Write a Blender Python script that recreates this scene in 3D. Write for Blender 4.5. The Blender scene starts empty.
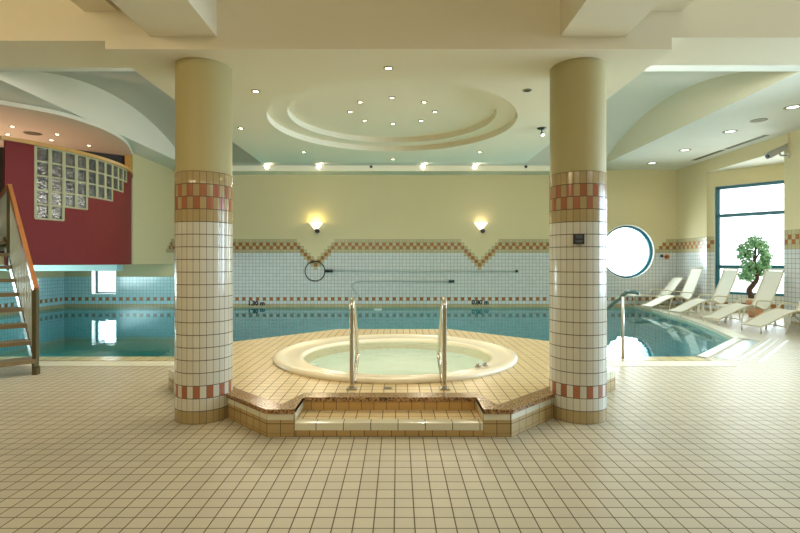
import bpy, bmesh, math, random
from mathutils import Vector, Matrix
random.seed(7)
PI = math.pi
C = bpy.context.scene.collection
scene = bpy.context.scene

# ---------------------------------------------------------------- camera, world, lights, exposure
# metres; camera at the origin of x/y, looking along +y; eye height 1.6
cd = bpy.data.cameras.new('camera'); cam = bpy.data.objects.new('camera', cd); C.objects.link(cam)
cam.location = (0, 0, 1.6); cam.rotation_euler = (PI/2, 0, 0)
cd.sensor_width = 36; cd.lens = 492/800*36
cd.shift_x = 2/800; cd.shift_y = -4.5/800
cd.clip_end = 300
scene.camera = cam

world = bpy.data.worlds.new('world'); scene.world = world; world.use_nodes = True
bg = world.node_tree.nodes['Background']
bg.inputs[0].default_value = (0.90, 0.97, 1.0, 1); bg.inputs[1].default_value = 3.2

vs = scene.view_settings
vs.view_transform = 'Standard'; vs.look = 'None'; vs.gamma = 1; vs.use_curve_mapping = False
vs.exposure = 0.0

DAY = (0.80, 0.95, 1.0); WARM = (1.0, 0.86, 0.64); NEUT = (1.0, 0.93, 0.72)
def area(name, loc, target, sx, sy, power, color, spread=PI):
    l = bpy.data.lights.new(name, 'AREA'); l.shape = 'RECTANGLE'; l.size = sx; l.size_y = sy
    l.energy = power; l.color = color; l.spread = spread
    o = bpy.data.objects.new(name, l); C.objects.link(o); o.location = loc
    o.rotation_euler = (Vector(target)-Vector(loc)).to_track_quat('-Z', 'Y').to_euler()
    return o
# daylight through the windows
area('daylight_bay', (12.9, 16.6, 2.4), (6, 10, 0.5), 3.2, 3.4, 300, DAY)
area('daylight_round', (8.4, 18.9, 1.95), (8.0, 0, 0.5), 1.9, 1.9, 190, DAY)
area('daylight_side', (10.9, 6.0, 2.1), (0, 6.0, 0.9), 7.0, 2.8, 980, (0.56, 0.80, 1.0))
area('daylight_left', (-12.7, 12.2, 0.9), (0, 12.2, 0.6), 4.2, 0.8, 300, (0.72, 0.97, 1.0))
area('daylight_small', (-10.7, 18.7, 0.9), (-10.0, 10, 0.3), 0.8, 0.9, 30, DAY)
# fill lights added beside the dropped ceiling to brighten the pool hall
area('hall_fill_rear', (-0.1, 10.15, 4.5), (-0.1, 16, 2.6), 5.0, 0.5, 190, (1.0, 0.95, 0.84))
area('hall_fill_left', (-2.95, 7.4, 4.6), (-8, 9.5, 3.6), 4.0, 0.5, 170, (1.0, 0.99, 0.95))
area('hall_fill_right', (2.77, 7.4, 4.6), (8, 9.5, 3.6), 4.0, 0.5, 290, (0.98, 1.0, 1.0))
area('balcony_fill', (-10.4, 12.4, 2.6), (-10.0, 12.3, 5.0), 1.8, 1.5, 55, (1.0, 0.80, 0.62))  # added upward fill that brightens the balcony ceiling
# unseen fill lights added under the foyer ceiling behind the camera
area('foyer_fill_a', (-4.8, -0.3, 4.5), (-5.2, 3.8, 0.6), 3.0, 2.0, 225, (1.0, 0.82, 0.54))
area('foyer_fill_b', (-0.3, -1.2, 4.5), (0.0, 4.67, 2.2), 3.0, 2.0, 60, WARM)
area('foyer_fill_c', (5.5, -0.5, 4.5), (5.2, 4.4, 1.6), 3.0, 2.0, 105, (0.95, 0.98, 1.0))

# ---------------------------------------------------------------- materials
MATS = {}
def srgb(r, g, b):
    f = lambda c: (c/255/12.92) if c/255 <= .04045 else ((c/255+.055)/1.055)**2.4
    return (f(r), f(g), f(b), 1)
def mat(name, col, rough=.5, metal=0, emit=None, es=0, alpha=None, trans=0, spec=None, noise=0, nscale=20, bump=0, bscale=60, coat=0):
    if name in MATS: return MATS[name]
    m = bpy.data.materials.new(name); m.use_nodes = True; nt = m.node_tree; b = nt.nodes['Principled BSDF']
    b.inputs['Base Color'].default_value = col; b.inputs['Roughness'].default_value = rough
    b.inputs['Metallic'].default_value = metal
    b.inputs['Transmission Weight'].default_value = trans
    b.inputs['Coat Weight'].default_value = coat
    if spec is not None: b.inputs['Specular IOR Level'].default_value = spec
    if emit: b.inputs['Emission Color'].default_value = emit; b.inputs['Emission Strength'].default_value = es
    if noise or bump:
        tc = nt.nodes.new('ShaderNodeTexCoord'); n = nt.nodes.new('ShaderNodeTexNoise')
        n.inputs['Scale'].default_value = nscale; n.inputs['Detail'].default_value = 5
        nt.links.new(tc.outputs['Object'], n.inputs['Vector'])
        if noise:
            mx = nt.nodes.new('ShaderNodeMix'); mx.data_type = 'RGBA'
            mx.inputs[6].default_value = tuple(c*(1-noise) for c in col[:3])+(1,)
            mx.inputs[7].default_value = tuple(min(1, c*(1+noise)) for c in col[:3])+(1,)
            nt.links.new(n.outputs['Fac'], mx.inputs[0]); nt.links.new(mx.outputs[2], b.inputs['Base Color'])
        if bump:
            n2 = nt.nodes.new('ShaderNodeTexNoise'); n2.inputs['Scale'].default_value = bscale
            nt.links.new(tc.outputs['Object'], n2.inputs['Vector'])
            bp = nt.nodes.new('ShaderNodeBump'); bp.inputs['Strength'].default_value = bump; bp.inputs['Distance'].default_value = .01
            nt.links.new(n2.outputs['Fac'], bp.inputs['Height']); nt.links.new(bp.outputs[0], b.inputs['Normal'])
    MATS[name] = m; return m
def tile(name, col, grout, w=.125, h=.125, mortar=.004, rough=.25, var=.06, ou=0, ov=0, spec=.5, bump=.25):
    if name in MATS: return MATS[name]
    m = bpy.data.materials.new(name); m.use_nodes = True; nt = m.node_tree; b = nt.nodes['Principled BSDF']
    uv = nt.nodes.new('ShaderNodeUVMap'); uv.uv_map = 'UVMap'
    mp = nt.nodes.new('ShaderNodeMapping'); mp.inputs['Location'].default_value = (ou, ov, 0)
    br = nt.nodes.new('ShaderNodeTexBrick'); br.offset = 0; br.squash = 1; br.offset_frequency = 1; br.squash_frequency = 1
    br.inputs['Scale'].default_value = 1; br.inputs['Brick Width'].default_value = w; br.inputs['Row Height'].default_value = h
    br.inputs['Mortar Size'].default_value = mortar; br.inputs['Mortar Smooth'].default_value = .2; br.inputs['Bias'].default_value = 0
    br.inputs['Color1'].default_value = tuple(c*(1-var) for c in col[:3])+(1,)
    br.inputs['Color2'].default_value = tuple(min(1, c*(1+var)) for c in col[:3])+(1,)
    br.inputs['Mortar'].default_value = grout
    nt.links.new(uv.outputs[0], mp.inputs[0]); nt.links.new(mp.outputs[0], br.inputs['Vector'])
    nt.links.new(br.outputs['Color'], b.inputs['Base Color'])
    b.inputs['Roughness'].default_value = rough; b.inputs['Specular IOR Level'].default_value = spec
    mr = nt.nodes.new('ShaderNodeMapRange'); mr.inputs['To Min'].default_value = rough; mr.inputs['To Max'].default_value = .8
    nt.links.new(br.outputs['Fac'], mr.inputs['Value']); nt.links.new(mr.outputs[0], b.inputs['Roughness'])
    if bump:
        iv = nt.nodes.new('ShaderNodeMath'); iv.operation = 'SUBTRACT'; iv.inputs[0].default_value = 1
        nt.links.new(br.outputs['Fac'], iv.inputs[1])
        bp = nt.nodes.new('ShaderNodeBump'); bp.inputs['Strength'].default_value = bump; bp.inputs['Distance'].default_value = .003
        nt.links.new(iv.outputs[0], bp.inputs['Height']); nt.links.new(bp.outputs[0], b.inputs['Normal'])
    MATS[name] = m; return m
def water_mat(name, tint, ripple, scale, base=.04):
    m = bpy.data.materials.new(name); m.use_nodes = True; nt = m.node_tree; nt.nodes.clear()
    out = nt.nodes.new('ShaderNodeOutputMaterial'); mix = nt.nodes.new('ShaderNodeMixShader')
    gl = nt.nodes.new('ShaderNodeBsdfGlossy'); gl.inputs['Roughness'].default_value = .01; gl.inputs['Color'].default_value = (.85, .98, 1, 1)
    tr = nt.nodes.new('ShaderNodeBsdfTransparent'); tr.inputs['Color'].default_value = tint
    fr = nt.nodes.new('ShaderNodeFresnel'); fr.inputs['IOR'].default_value = 1.33
    tc = nt.nodes.new('ShaderNodeTexCoord'); no = nt.nodes.new('ShaderNodeTexNoise'); no.inputs['Scale'].default_value = scale
    no.inputs['Detail'].default_value = 2
    bp = nt.nodes.new('ShaderNodeBump'); bp.inputs['Strength'].default_value = ripple; bp.inputs['Distance'].default_value = .05
    L = nt.links.new
    L(tc.outputs['Object'], no.inputs['Vector']); L(no.outputs['Fac'], bp.inputs['Height']); L(bp.outputs[0], gl.inputs['Normal'])
    L(fr.outputs[0], mix.inputs[0]); L(tr.outputs[0], mix.inputs[1]); L(gl.outputs[0], mix.inputs[2]); L(mix.outputs[0], out.inputs[0])
    MATS[name] = m; return m
def glass_mat(name, tint=(1, 1, 1, 1), bumpy=0):
    m = bpy.data.materials.new(name); m.use_nodes = True; nt = m.node_tree; nt.nodes.clear()
    out = nt.nodes.new('ShaderNodeOutputMaterial'); mix = nt.nodes.new('ShaderNodeMixShader')
    gl = nt.nodes.new('ShaderNodeBsdfGlossy'); gl.inputs['Roughness'].default_value = .02
    tr = nt.nodes.new('ShaderNodeBsdfTransparent'); tr.inputs['Color'].default_value = tint
    fr = nt.nodes.new('ShaderNodeFresnel'); fr.inputs['IOR'].default_value = 1.45
    L = nt.links.new
    L(fr.outputs[0], mix.inputs[0]); L(tr.outputs[0], mix.inputs[1]); L(gl.outputs[0], mix.inputs[2]); L(mix.outputs[0], out.inputs[0])
    MATS[name] = m; return m

GR = srgb(120, 118, 98)
floor_t = tile('floor_tile', srgb(192, 183, 160), srgb(98, 84, 56), mortar=.0045, rough=.42, var=.05, ou=.023, ov=-.081)
plat_t = tile('platform_tile', srgb(218, 196, 150), srgb(105, 84, 50), mortar=.0045, rough=.3, var=.05, ou=.023, ov=-.081)
riser_t = tile('riser_tile', srgb(178, 150, 98), srgb(95, 75, 45), mortar=.0035, rough=.3, var=.08, ou=.02)
noset = tile('nosing_tile', srgb(215, 210, 185), srgb(80, 70, 50), w=.25, h=5, mortar=.004, rough=.2, var=.04, ou=.0)
wall_white = tile('white_wall_tile', srgb(206, 208, 205), srgb(128, 136, 132), mortar=.007, rough=.15, var=.04)
wall_beige = tile('beige_wall_tile', srgb(182, 170, 132), srgb(132, 118, 84), mortar=.006, rough=.2, var=.06)
wall_orange = tile('orange_wall_tile', srgb(158, 100, 50), srgb(130, 110, 80), mortar=.005, rough=.2, var=.10)
wall_teal = tile('pale_teal_wall_tile', srgb(178, 215, 222), srgb(110, 150, 158), mortar=.006, rough=.15, var=.04)
col_white = tile('column_white_tile', srgb(206, 203, 188), srgb(92, 80, 56), w=1, h=1, mortar=.036, rough=.15, var=.04)
col_beige = tile('column_beige_tile', srgb(170, 150, 108), srgb(92, 75, 45), w=1, h=1, mortar=.036, rough=.15, var=.06)
col_orange = tile('column_orange_tile', srgb(164, 102, 74), srgb(92, 70, 45), w=1, h=1, mortar=.036, rough=.15, var=.08)
pool_t = tile('pool_tile', srgb(85, 228, 238), srgb(60, 180, 195), mortar=.006, rough=.3, var=.04)
cope_t = tile('coping_tile', srgb(205, 190, 140), srgb(55, 48, 30), w=.25, h=5, mortar=.009, rough=.25, var=.05)
gutter_t = tile('gutter_tile', srgb(225, 222, 200), srgb(150, 145, 120), w=.125, h=.125, mortar=.003, rough=.5, var=.03)
paint = mat('cream_paint', srgb(208, 194, 150), .7, bump=.06, bscale=90)
ceil_p = mat('ceiling_paint', srgb(236, 227, 202), .75)
column_p = mat('column_paint', srgb(176, 164, 114), .55)
hall_p = mat('hall_ceiling_paint', srgb(230, 224, 208), .75)
tymp = mat('vault_end_paint', srgb(205, 200, 172), .75)
pink_p = mat('balcony_ceiling_paint', srgb(222, 196, 170), .7)
red = mat('red_plaster', srgb(116, 18, 16), .7, bump=.1, bscale=120)
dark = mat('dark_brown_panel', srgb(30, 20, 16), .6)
wood = mat('beech_wood', srgb(196, 148, 76), .4, noise=.15, nscale=14)
railwood = mat('orange_varnished_wood', srgb(168, 104, 54), .35, noise=.15, nscale=14)
slat = mat('grey_green_slat', srgb(140, 136, 108), .5, noise=.12, nscale=9)
steelp = mat('olive_painted_steel', srgb(92, 84, 58), .4, .3)
treadm = mat('dark_tread', srgb(120, 100, 66), .45, noise=.2, nscale=12)
teal = mat('teal_frame', srgb(18, 96, 112), .35)
white = mat('white_enamel', srgb(235, 235, 228), .3)
sling = mat('cream_sling', srgb(222, 220, 206), .7, noise=.03, nscale=200)
lframe = mat('lounger_frame', srgb(206, 200, 174), .35)
chrome = mat('polished_steel', (.62, .56, .46, 1), .2, 1)
brushed = mat('brushed_steel', (.45, .42, .36, 1), .35, 1)
black = mat('black_rubber', (.012, .012, .012, 1), .4)
greyp = mat('grey_pole', srgb(186, 192, 186), .5)
acryl = mat('cream_acrylic', srgb(238, 226, 200), .22)
tubin = mat('tub_shell', srgb(238, 250, 244), .3)
emitw = mat('lamp_glow', (1, 1, 1, 1), .5, emit=(1, .86, .60, 1), es=14)
emith = mat('spot_glow', (1, 1, 1, 1), .5, emit=(1, .88, .66, 1), es=60)
emitc = mat('downlight_glow', (1, 1, 1, 1), .5, emit=(1, .97, .9, 1), es=3)
ring = mat('lamp_ring', srgb(150, 138, 105), .7)
leafm = mat('bonsai_leaf', srgb(138, 186, 142), .55, noise=.3, nscale=6)  # paler green stands in for light shining through the leaves
barkm = mat('dark_bark', srgb(70, 48, 36), .8, noise=.3, nscale=30)
terra = mat('terracotta', srgb(190, 140, 104), .7)
concrete = mat('outside_render', srgb(200, 200, 195), .8)
water = water_mat('pool_water', (.30, .95, .99, 1), .05, 3.0)
tubwater = water_mat('tub_water', (.985, 1.0, .99, 1), .06, 5.0)
pane = glass_mat('window_glass')
blockglass = mat('glass_block_glass', (.42, .50, .54, 1), .03, trans=.9, bump=1.0, bscale=11)
for n_ in blockglass.node_tree.nodes:
    if n_.type == 'BUMP': n_.inputs['Distance'].default_value = .12
    if n_.type == 'TEX_NOISE': n_.inputs['Distortion'].default_value = 1.5
def granite():
    m = bpy.data.materials.new('brown_granite'); m.use_nodes = True; nt = m.node_tree; b = nt.nodes['Principled BSDF']
    tc = nt.nodes.new('ShaderNodeTexCoord'); n = nt.nodes.new('ShaderNodeTexNoise'); n.inputs['Scale'].default_value = 55; n.inputs['Detail'].default_value = 8
    r = nt.nodes.new('ShaderNodeValToRGB'); e = r.color_ramp.elements
    e[0].position = .38; e[0].color = srgb(70, 42, 24); e[1].position = .62; e[1].color = srgb(190, 148, 98)
    nt.links.new(tc.outputs['Object'], n.inputs['Vector']); nt.links.new(n.outputs['Fac'], r.inputs[0]); nt.links.new(r.outputs[0], b.inputs['Base Color'])
    b.inputs['Roughness'].default_value = .2
    return m
gran = granite()

# ---------------------------------------------------------------- mesh helpers
class MB:
    def __init__(s): s.v = []; s.f = []; s.m = []; s.uv = []; s.mats = []; s.smooth = []
    def mi(s, m):
        if m not in s.mats: s.mats.append(m)
        return s.mats.index(m)
    def face(s, pts, m, uv=None, smooth=False):
        i = len(s.v); pts = [Vector(p) for p in pts]; s.v += pts
        s.f.append(tuple(range(i, i+len(pts)))); s.m.append(s.mi(m)); s.smooth.append(smooth)
        if uv is None:
            n = (pts[1]-pts[0]).cross(pts[2]-pts[0])
            if n.length < 1e-9 and len(pts) > 3: n = (pts[2]-pts[0]).cross(pts[3]-pts[0])
            a = [abs(c) for c in n]
            if a[2] >= max(a[0], a[1]): uv = [(p.x, p.y) for p in pts]
            elif abs(a[0]-a[1]) < .35*max(a[0], a[1]):
                d = Vector((-n.y, n.x, 0)).normalized()
                uv = [(p.x*d.x+p.y*d.y, p.z) for p in pts]
            elif a[1] > a[0]: uv = [(p.x, p.z) for p in pts]
            else: uv = [(p.y, p.z) for p in pts]
        s.uv.append(uv)
    def box(s, a, b, m, skip=''):
        x0, y0, z0 = a; x1, y1, z1 = b
        F = {'b': [(x0,y0,z0),(x0,y1,z0),(x1,y1,z0),(x1,y0,z0)], 't': [(x0,y0,z1),(x1,y0,z1),(x1,y1,z1),(x0,y1,z1)],
             'f': [(x0,y0,z0),(x1,y0,z0),(x1,y0,z1),(x0,y0,z1)], 'k': [(x1,y1,z0),(x0,y1,z0),(x0,y1,z1),(x1,y1,z1)],
             'l': [(x0,y1,z0),(x0,y0,z0),(x0,y0,z1),(x0,y1,z1)], 'r': [(x1,y0,z0),(x1,y1,z0),(x1,y1,z1),(x1,y0,z1)]}
        for k in F:
            if k not in skip: s.face(F[k], m)
    def obox(s, c, ax, ay, az, m):
        """oriented box: centre c, half-extent vectors"""
        c, ax, ay, az = Vector(c), Vector(ax), Vector(ay), Vector(az)
        P = lambda i, j, k: c+ax*i+ay*j+az*k
        for q in ([(-1,-1,-1),(-1,1,-1),(1,1,-1),(1,-1,-1)], [(-1,-1,1),(1,-1,1),(1,1,1),(-1,1,1)], [(-1,-1,-1),(1,-1,-1),(1,-1,1),(-1,-1,1)],
                  [(1,1,-1),(-1,1,-1),(-1,1,1),(1,1,1)], [(-1,1,-1),(-1,-1,-1),(-1,-1,1),(-1,1,1)], [(1,-1,-1),(1,1,-1),(1,1,1),(1,-1,1)]):
            s.face([P(*t) for t in q], m)
    def bar(s, a, b, w, h, m):
        """rectangular bar from a to b; w across (horizontal), h the other way"""
        a, b = Vector(a), Vector(b); d = (b-a).normalized()
        side = d.cross(Vector((0,0,1)))
        side = side.normalized() if side.length > 1e-4 else Vector((1,0,0))
        up = side.cross(d).normalized()
        s.obox((a+b)/2, (b-a)/2, side*w/2, up*h/2, m)
    def prism(s, poly, z0, z1, m, mtop=None, mbot=None, top=True, bottom=True):
        n = len(poly)
        for i in range(n):
            a, b = poly[i], poly[(i+1) % n]
            s.face([(a[0],a[1],z0),(b[0],b[1],z0),(b[0],b[1],z1),(a[0],a[1],z1)], m)
        if top: s.face([(p[0],p[1],z1) for p in poly], mtop or m)
        if bottom: s.face([(p[0],p[1],z0) for p in reversed(poly)], mbot or m)
    def lathe(s, prof, c, m, seg=48, ms=None, a0=0, a1=2*PI):
        cx, cy = c
        for k in range(len(prof)-1):
            (r0, z0), (r1, z1) = prof[k], prof[k+1]; mm = ms[k] if ms else m
            for i in range(seg):
                t0 = a0+(a1-a0)*i/seg; t1 = a0+(a1-a0)*(i+1)/seg
                p = [(cx+r0*math.cos(t0), cy+r0*math.sin(t0), z0), (cx+r0*math.cos(t1), cy+r0*math.sin(t1), z0),
                     (cx+r1*math.cos(t1), cy+r1*math.sin(t1), z1), (cx+r1*math.cos(t0), cy+r1*math.sin(t0), z1)]
                if r0 < 1e-6: p = [p[0], p[2], p[3]]
                elif r1 < 1e-6: p = [p[0], p[1], p[2]]
                s.face(p, mm, smooth=True)
    def tube(s, pts, r, m, seg=10, caps=True):
        pts = [Vector(p) for p in pts]; n = len(pts); rings = []; prev = None
        for i, p in enumerate(pts):
            d = ((pts[min(i+1, n-1)]-p).normalized()+(p-pts[max(i-1, 0)]).normalized()).normalized() if 0 < i < n-1 else ((pts[1]-pts[0]) if i == 0 else (pts[-1]-pts[-2])).normalized()
            if prev is None: u = d.orthogonal().normalized()
            else: u = (prev-d*prev.dot(d)).normalized()
            prev = u; w = d.cross(u); rr = r[i] if isinstance(r, (list, tuple)) else r
            rings.append([p+(u*math.cos(2*PI*k/seg)+w*math.sin(2*PI*k/seg))*rr for k in range(seg)])
        for i in range(n-1):
            for k in range(seg):
                s.face([rings[i][k], rings[i][(k+1) % seg], rings[i+1][(k+1) % seg], rings[i+1][k]], m, smooth=True)
        if caps: s.face(list(reversed(rings[0])), m); s.face(rings[-1], m)
    def build(s, name, parent=None, merge=True, loc=None):
        me = bpy.data.meshes.new(name); me.from_pydata([tuple(v) for v in s.v], [], s.f)
        for m in s.mats: me.materials.append(m)
        ul = me.uv_layers.new(name='UVMap'); li = 0
        for fi, f in enumerate(s.f):
            for k in range(len(f)): ul.data[li].uv = s.uv[fi][k]; li += 1
        for i, p in enumerate(me.polygons): p.material_index = s.m[i]; p.use_smooth = s.smooth[i]
        if merge:
            bm = bmesh.new(); bm.from_mesh(me); bmesh.ops.remove_doubles(bm, verts=bm.verts, dist=1e-5)
            bmesh.ops.triangulate(bm, faces=[f for f in bm.faces if len(f.verts) > 4])
            bm.to_mesh(me); bm.free()
        o = bpy.data.objects.new(name, me); C.objects.link(o)
        if loc is not None:
            o.location = loc; me.transform(Matrix.Translation(-Vector(loc)))
        if parent is not None:
            o.parent = parent
            o.matrix_parent_inverse = Matrix.Translation(-Vector(parent.location)) if parent.type == 'EMPTY' and parent.get('_abs') else Matrix()
        return o
def struct(o): o['kind'] = 'structure'; return o
def tag(o, label, cat, group=None, kind=None):
    o['label'] = label; o['category'] = cat
    if group: o['group'] = group
    if kind: o['kind'] = kind
    return o
def thing(name, label, cat, loc=(0,0,0), rz=0, group=None):
    """Empty at the thing's base; its parts are modelled in local coordinates"""
    o = bpy.data.objects.new(name, None); C.objects.link(o); o.location = loc; o.rotation_euler = (0, 0, rz); o.empty_display_size = .1
    return tag(o, label, cat, group)
def athing(name, label, cat, loc, group=None):
    """Empty whose parts are modelled in world coordinates"""
    o = thing(name, label, cat, loc, 0, group); o['_abs'] = 1
    return o
def dup(root, loc, rz=None, label=None, group=None):
    r = root.copy(); C.objects.link(r); r.location = loc
    if rz is not None: r.rotation_euler = (0, 0, rz)
    if label: r['label'] = label
    if group: r['group'] = group
    for ch in list(root.children):
        c = ch.copy(); C.objects.link(c); c.parent = r
        for g in ch.children:
            d = g.copy(); C.objects.link(d); d.parent = c
    return r
def smooth_path(pts, n=6):
    """Catmull-Rom through pts"""
    P = [Vector(p) for p in pts]; out = []
    for i in range(len(P)-1):
        p0 = P[max(i-1, 0)]; p1 = P[i]; p2 = P[i+1]; p3 = P[min(i+2, len(P)-1)]
        for k in range(n):
            t = k/n
            out.append(.5*((2*p1)+(-p0+p2)*t+(2*p0-5*p1+4*p2-p3)*t*t+(-p0+3*p1-3*p2+p3)*t**3))
    out.append(P[-1]); return out

# ---------------------------------------------------------------- room dimensions
XL, XR, YB, YF = -12.2, 10.2, 18.0, -4.0
ZC = 4.97                    # pool hall ceiling
CX, CY = -.08, 7.2           # centre of whirlpool and ceiling dome
T = .125
OCT = [(2.62,6.08),(2.62,8.32),(1.04,9.9),(-1.2,9.9),(-2.78,8.32),(-2.78,6.08),(-1.2,4.5),(1.04,4.5)]
POOLR = [(5.05,8.24),(7.0,10.2),(7.62,12.0),(8.05,13.6),(8.42,16.0),(8.65,18.0)]

# floor
b = MB()
b.face([(XL,YF,0),(XR,YF,0),(XR,13,0),(12.39,13,0),(12.39,13.8,0),(XR,16.3,0),(XR,YB,0)] +
       [(x,y,0) for x, y in reversed(POOLR)] +
       [(2.74,8.24,0),(2.74,6.2,0),(1.04,4.5,0),(-1.2,4.5,0),(-2.88,6.18,0),(-2.88,8.24,0),(XL,8.24,0)], floor_t)
struct(b.build('floor'))
b = MB(); b.box((-60,-40,-2.0),(60,90,-1.6), concrete); struct(b.build('ground'))

# pool basin
b = MB()
pool = [(XL,8.24),(-2.88,8.24),(-2.78,8.34),(-1.2,9.9),(1.04,9.9),(2.66,8.32),(2.74,8.24)]+POOLR+[(XL,YB)]
b.prism(pool, -1.3, -.063, pool_t, top=False)
struct(b.build('pool_basin'))
b = MB(); b.face([(x,y,-.05) for x, y in pool], water)
w = b.build('pool_water'); tag(w, 'calm turquoise water filling the swimming pool', 'water', kind='stuff')

# coping along the pool's front edge and gutter strip
b = MB()
for x0, x1 in ((XL, -2.89), (2.75, 5.05)):
    b.box((x0,7.93,0), (x1,8.26,.012), cope_t)
    b.box((x0,8.22,-.10), (x1,8.26,0), cope_t)
struct(b.build('trim_1'))
b = MB()
for x0, x1 in ((XL, -2.89), (2.75, 5.2)):
    b.box((x0,7.55,0), (x1,7.93,.005), gutter_t)
struct(b.build('trim_2'))
# white coping round the right side of the pool
b = MB()
for i in range(len(POOLR)-1):
    a = Vector(POOLR[i]+(0,)); c = Vector(POOLR[i+1]+(0,)); d = (c-a).normalized(); n = Vector((d.y, -d.x, 0))
    w_ = .11 if i == 0 else .30
    mm = gutter_t
    b.face([a-n*.03+Vector((0,0,.03)), a+n*w_+Vector((0,0,.012)), c+n*w_+Vector((0,0,.012)), c-n*.03+Vector((0,0,.03))], mm)
    b.face([a-n*.03+Vector((0,0,-.12)), a-n*.03+Vector((0,0,.03)), c-n*.03+Vector((0,0,.03)), c-n*.03+Vector((0,0,-.12))], mm)
struct(b.build('trim_3'))
# channels of the overflow drain beside the diagonal edge
gratem = mat('grate_plastic', srgb(225, 225, 218), .6)
wet = mat('wet_channel', srgb(165, 180, 175), .22)
def diag(o0, o1, y0, y1, z, m, name):
    bb = MB(); bb.box((-1,-1,-1), (-1,-1,-1), m) if False else None
    s2 = math.sqrt(2)/2
    def P(off, y): return Vector((5.05+(y-8.24)+off*s2*1.0, y-off*s2*1.0, 0))
    pts = [P(o0,y0), P(o1,y0), P(o1,y1), P(o0,y1)]
    bb.prism([(p.x,p.y) for p in pts], 0, z, m)
    return bb.build(name)
tag(diag(.18, .40, 8.35, 10.25, .004, wet, 'drain_channel'), 'wet shallow overflow channel beside the diagonal pool edge', 'drain')
g1 = diag(.49, .54, 8.35, 10.6, .008, gratem, 'drain_grate'); tag(g1, 'white drain grate strip nearest the diagonal pool edge', 'drain', 'white drain grates by the pool corner')
g2 = diag(.62, .65, 8.35, 10.6, .008, gratem, 'drain_grate'); tag(g2, 'thin white drain grate strip, middle of the three by the pool corner', 'drain', 'white drain grates by the pool corner')
g3 = diag(.76, .81, 8.35, 10.6, .008, gratem, 'drain_grate'); tag(g3, 'white drain grate strip farthest from the diagonal pool edge', 'drain', 'white drain grates by the pool corner')

# ---------------------------------------------------------------- walls
def wallgrid(b, org, d, n_cols, rows, fn, z_base=-.0625):
    """tile cells; fn(col, row) -> material or None. row 0 spans z_base .. z_base+T"""
    org = Vector(org); d = Vector(d)
    for i in range(n_cols):
        r = 0
        while r < rows:
            m = fn(i, r)
            if m is None: r += 1; continue
            r2 = r
            while r2+1 < rows and fn(i, r2+1) is m: r2 += 1
            z0 = z_base+r*T; z1 = z_base+(r2+1)*T
            a = org+d*(i*T); c = org+d*((i+1)*T)
            u0, u1 = i*T, (i+1)*T
            b.face([(a.x,a.y,z0),(c.x,c.y,z0),(c.x,c.y,z1),(a.x,a.y,z1)], m, uv=[(u0,z0-z_base),(u1,z0-z_base),(u1,z1-z_base),(u0,z1-z_base)])
            r = r2+1
# rows: 0 beige(-.0625-.0625) 1 white 2 squares 3..15 white 16 beige 17/18 check 19 beige (top 2.4375)
def std(i, r, ww=wall_white, phase=0):
    if r == 0: return wall_beige
    if r == 2: return wall_orange if (i+phase) % 2 == 0 else ww
    if r < 16: return ww
    if r in (16, 19): return wall_beige
    return wall_orange if (i+r+phase) % 2 == 1 else wall_beige
XB0 = XL
NB = int(round((XR-XL)/T))+1           # 180 columns
VC = [int((-3.0-XL)/T), int((3.0-XL)/T)]   # columns holding the V bottoms
CIRX, CIRZ, CIRR = 8.4, 1.975, .965
def backfn(i, r):
    x = XL+(i+.5)*T
    if x > XR+.1: return None
    if x < -8.2:
        if r == 0: return wall_beige
        if r == 2: return wall_orange if i % 2 == 0 else wall_teal
        if r <= 8: return wall_teal
        if r <= 12: return paint
        return None
    # small V notches
    for c in VC:
        dd = abs(i-c)
        if dd <= 5:
            k = r-12
            if k > dd+1: return paint
            if k == dd+1: return wall_beige if dd > 0 else wall_beige
            if k == dd: return wall_orange
            if k == dd-1: return wall_beige
            return std(i, r) if k < dd-1 and r < 16 or k < 0 else wall_beige
    if abs(x-CIRX) < 1.5 and r >= 16:
        dd = (abs(x-CIRX)-1.0)/T
        return paint if r-16 > dd else std(i, r)
    return std(i, r)
b = MB()
circle_box = (CIRX-1.1, CIRX+1.1, .9, 3.05)
i0 = int((CIRX-1.1-XL)/T); i1 = int((CIRX+1.1-XL)/T)+1
r0, r1 = 7, 24
SMALLW = (-11.25, -10.34, .4375, 1.3125)
si0, si1 = int(round((SMALLW[0]-XL)/T)), int(round((SMALLW[1]-XL)/T))
def backfn2(i, r):
    if i0 <= i < i1 and r0 <= r < r1: return None
    if si0 <= i < si1 and 4 <= r < 11: return None
    if r > 19: return paint if (XL+(i+.5)*T) > -8.2 and (XL+i*T) < XR+.05 else None
    return backfn(i, r)
wallgrid(b, (XL,YB,0), (1,0,0), NB, 24, backfn2)
b.face([(-8.2,YB,24*T-.0625),(XR,YB,24*T-.0625),(XR,YB,ZC),(-8.2,YB,ZC)], paint)
# cells round the porthole, clipped to a circle
S = 4
for i in range(i0*S, i1*S):
    for r in range(r0*S, r1*S):
        x0 = XL+i*T/S; z0 = -.0625+r*T/S; q = [(x0,z0),(x0+T/S,z0),(x0+T/S,z0+T/S),(x0,z0+T/S)]
        dist = [math.hypot(x-CIRX, z-CIRZ) for x, z in q]
        if max(dist) <= CIRR: continue
        if min(dist) < CIRR:
            q = [(x,z) if dd >= CIRR else (CIRX+(x-CIRX)/dd*CIRR, CIRZ+(z-CIRZ)/dd*CIRR) for (x,z), dd in zip(q, dist)]
        m = backfn(i//S, r//S) if r//S <= 19 else paint
        b.face([(x,YB,z) for x, z in q], m, uv=[(x-XL, z+.0625) for x, z in q])
struct(b.build('wall_back'))

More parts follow.
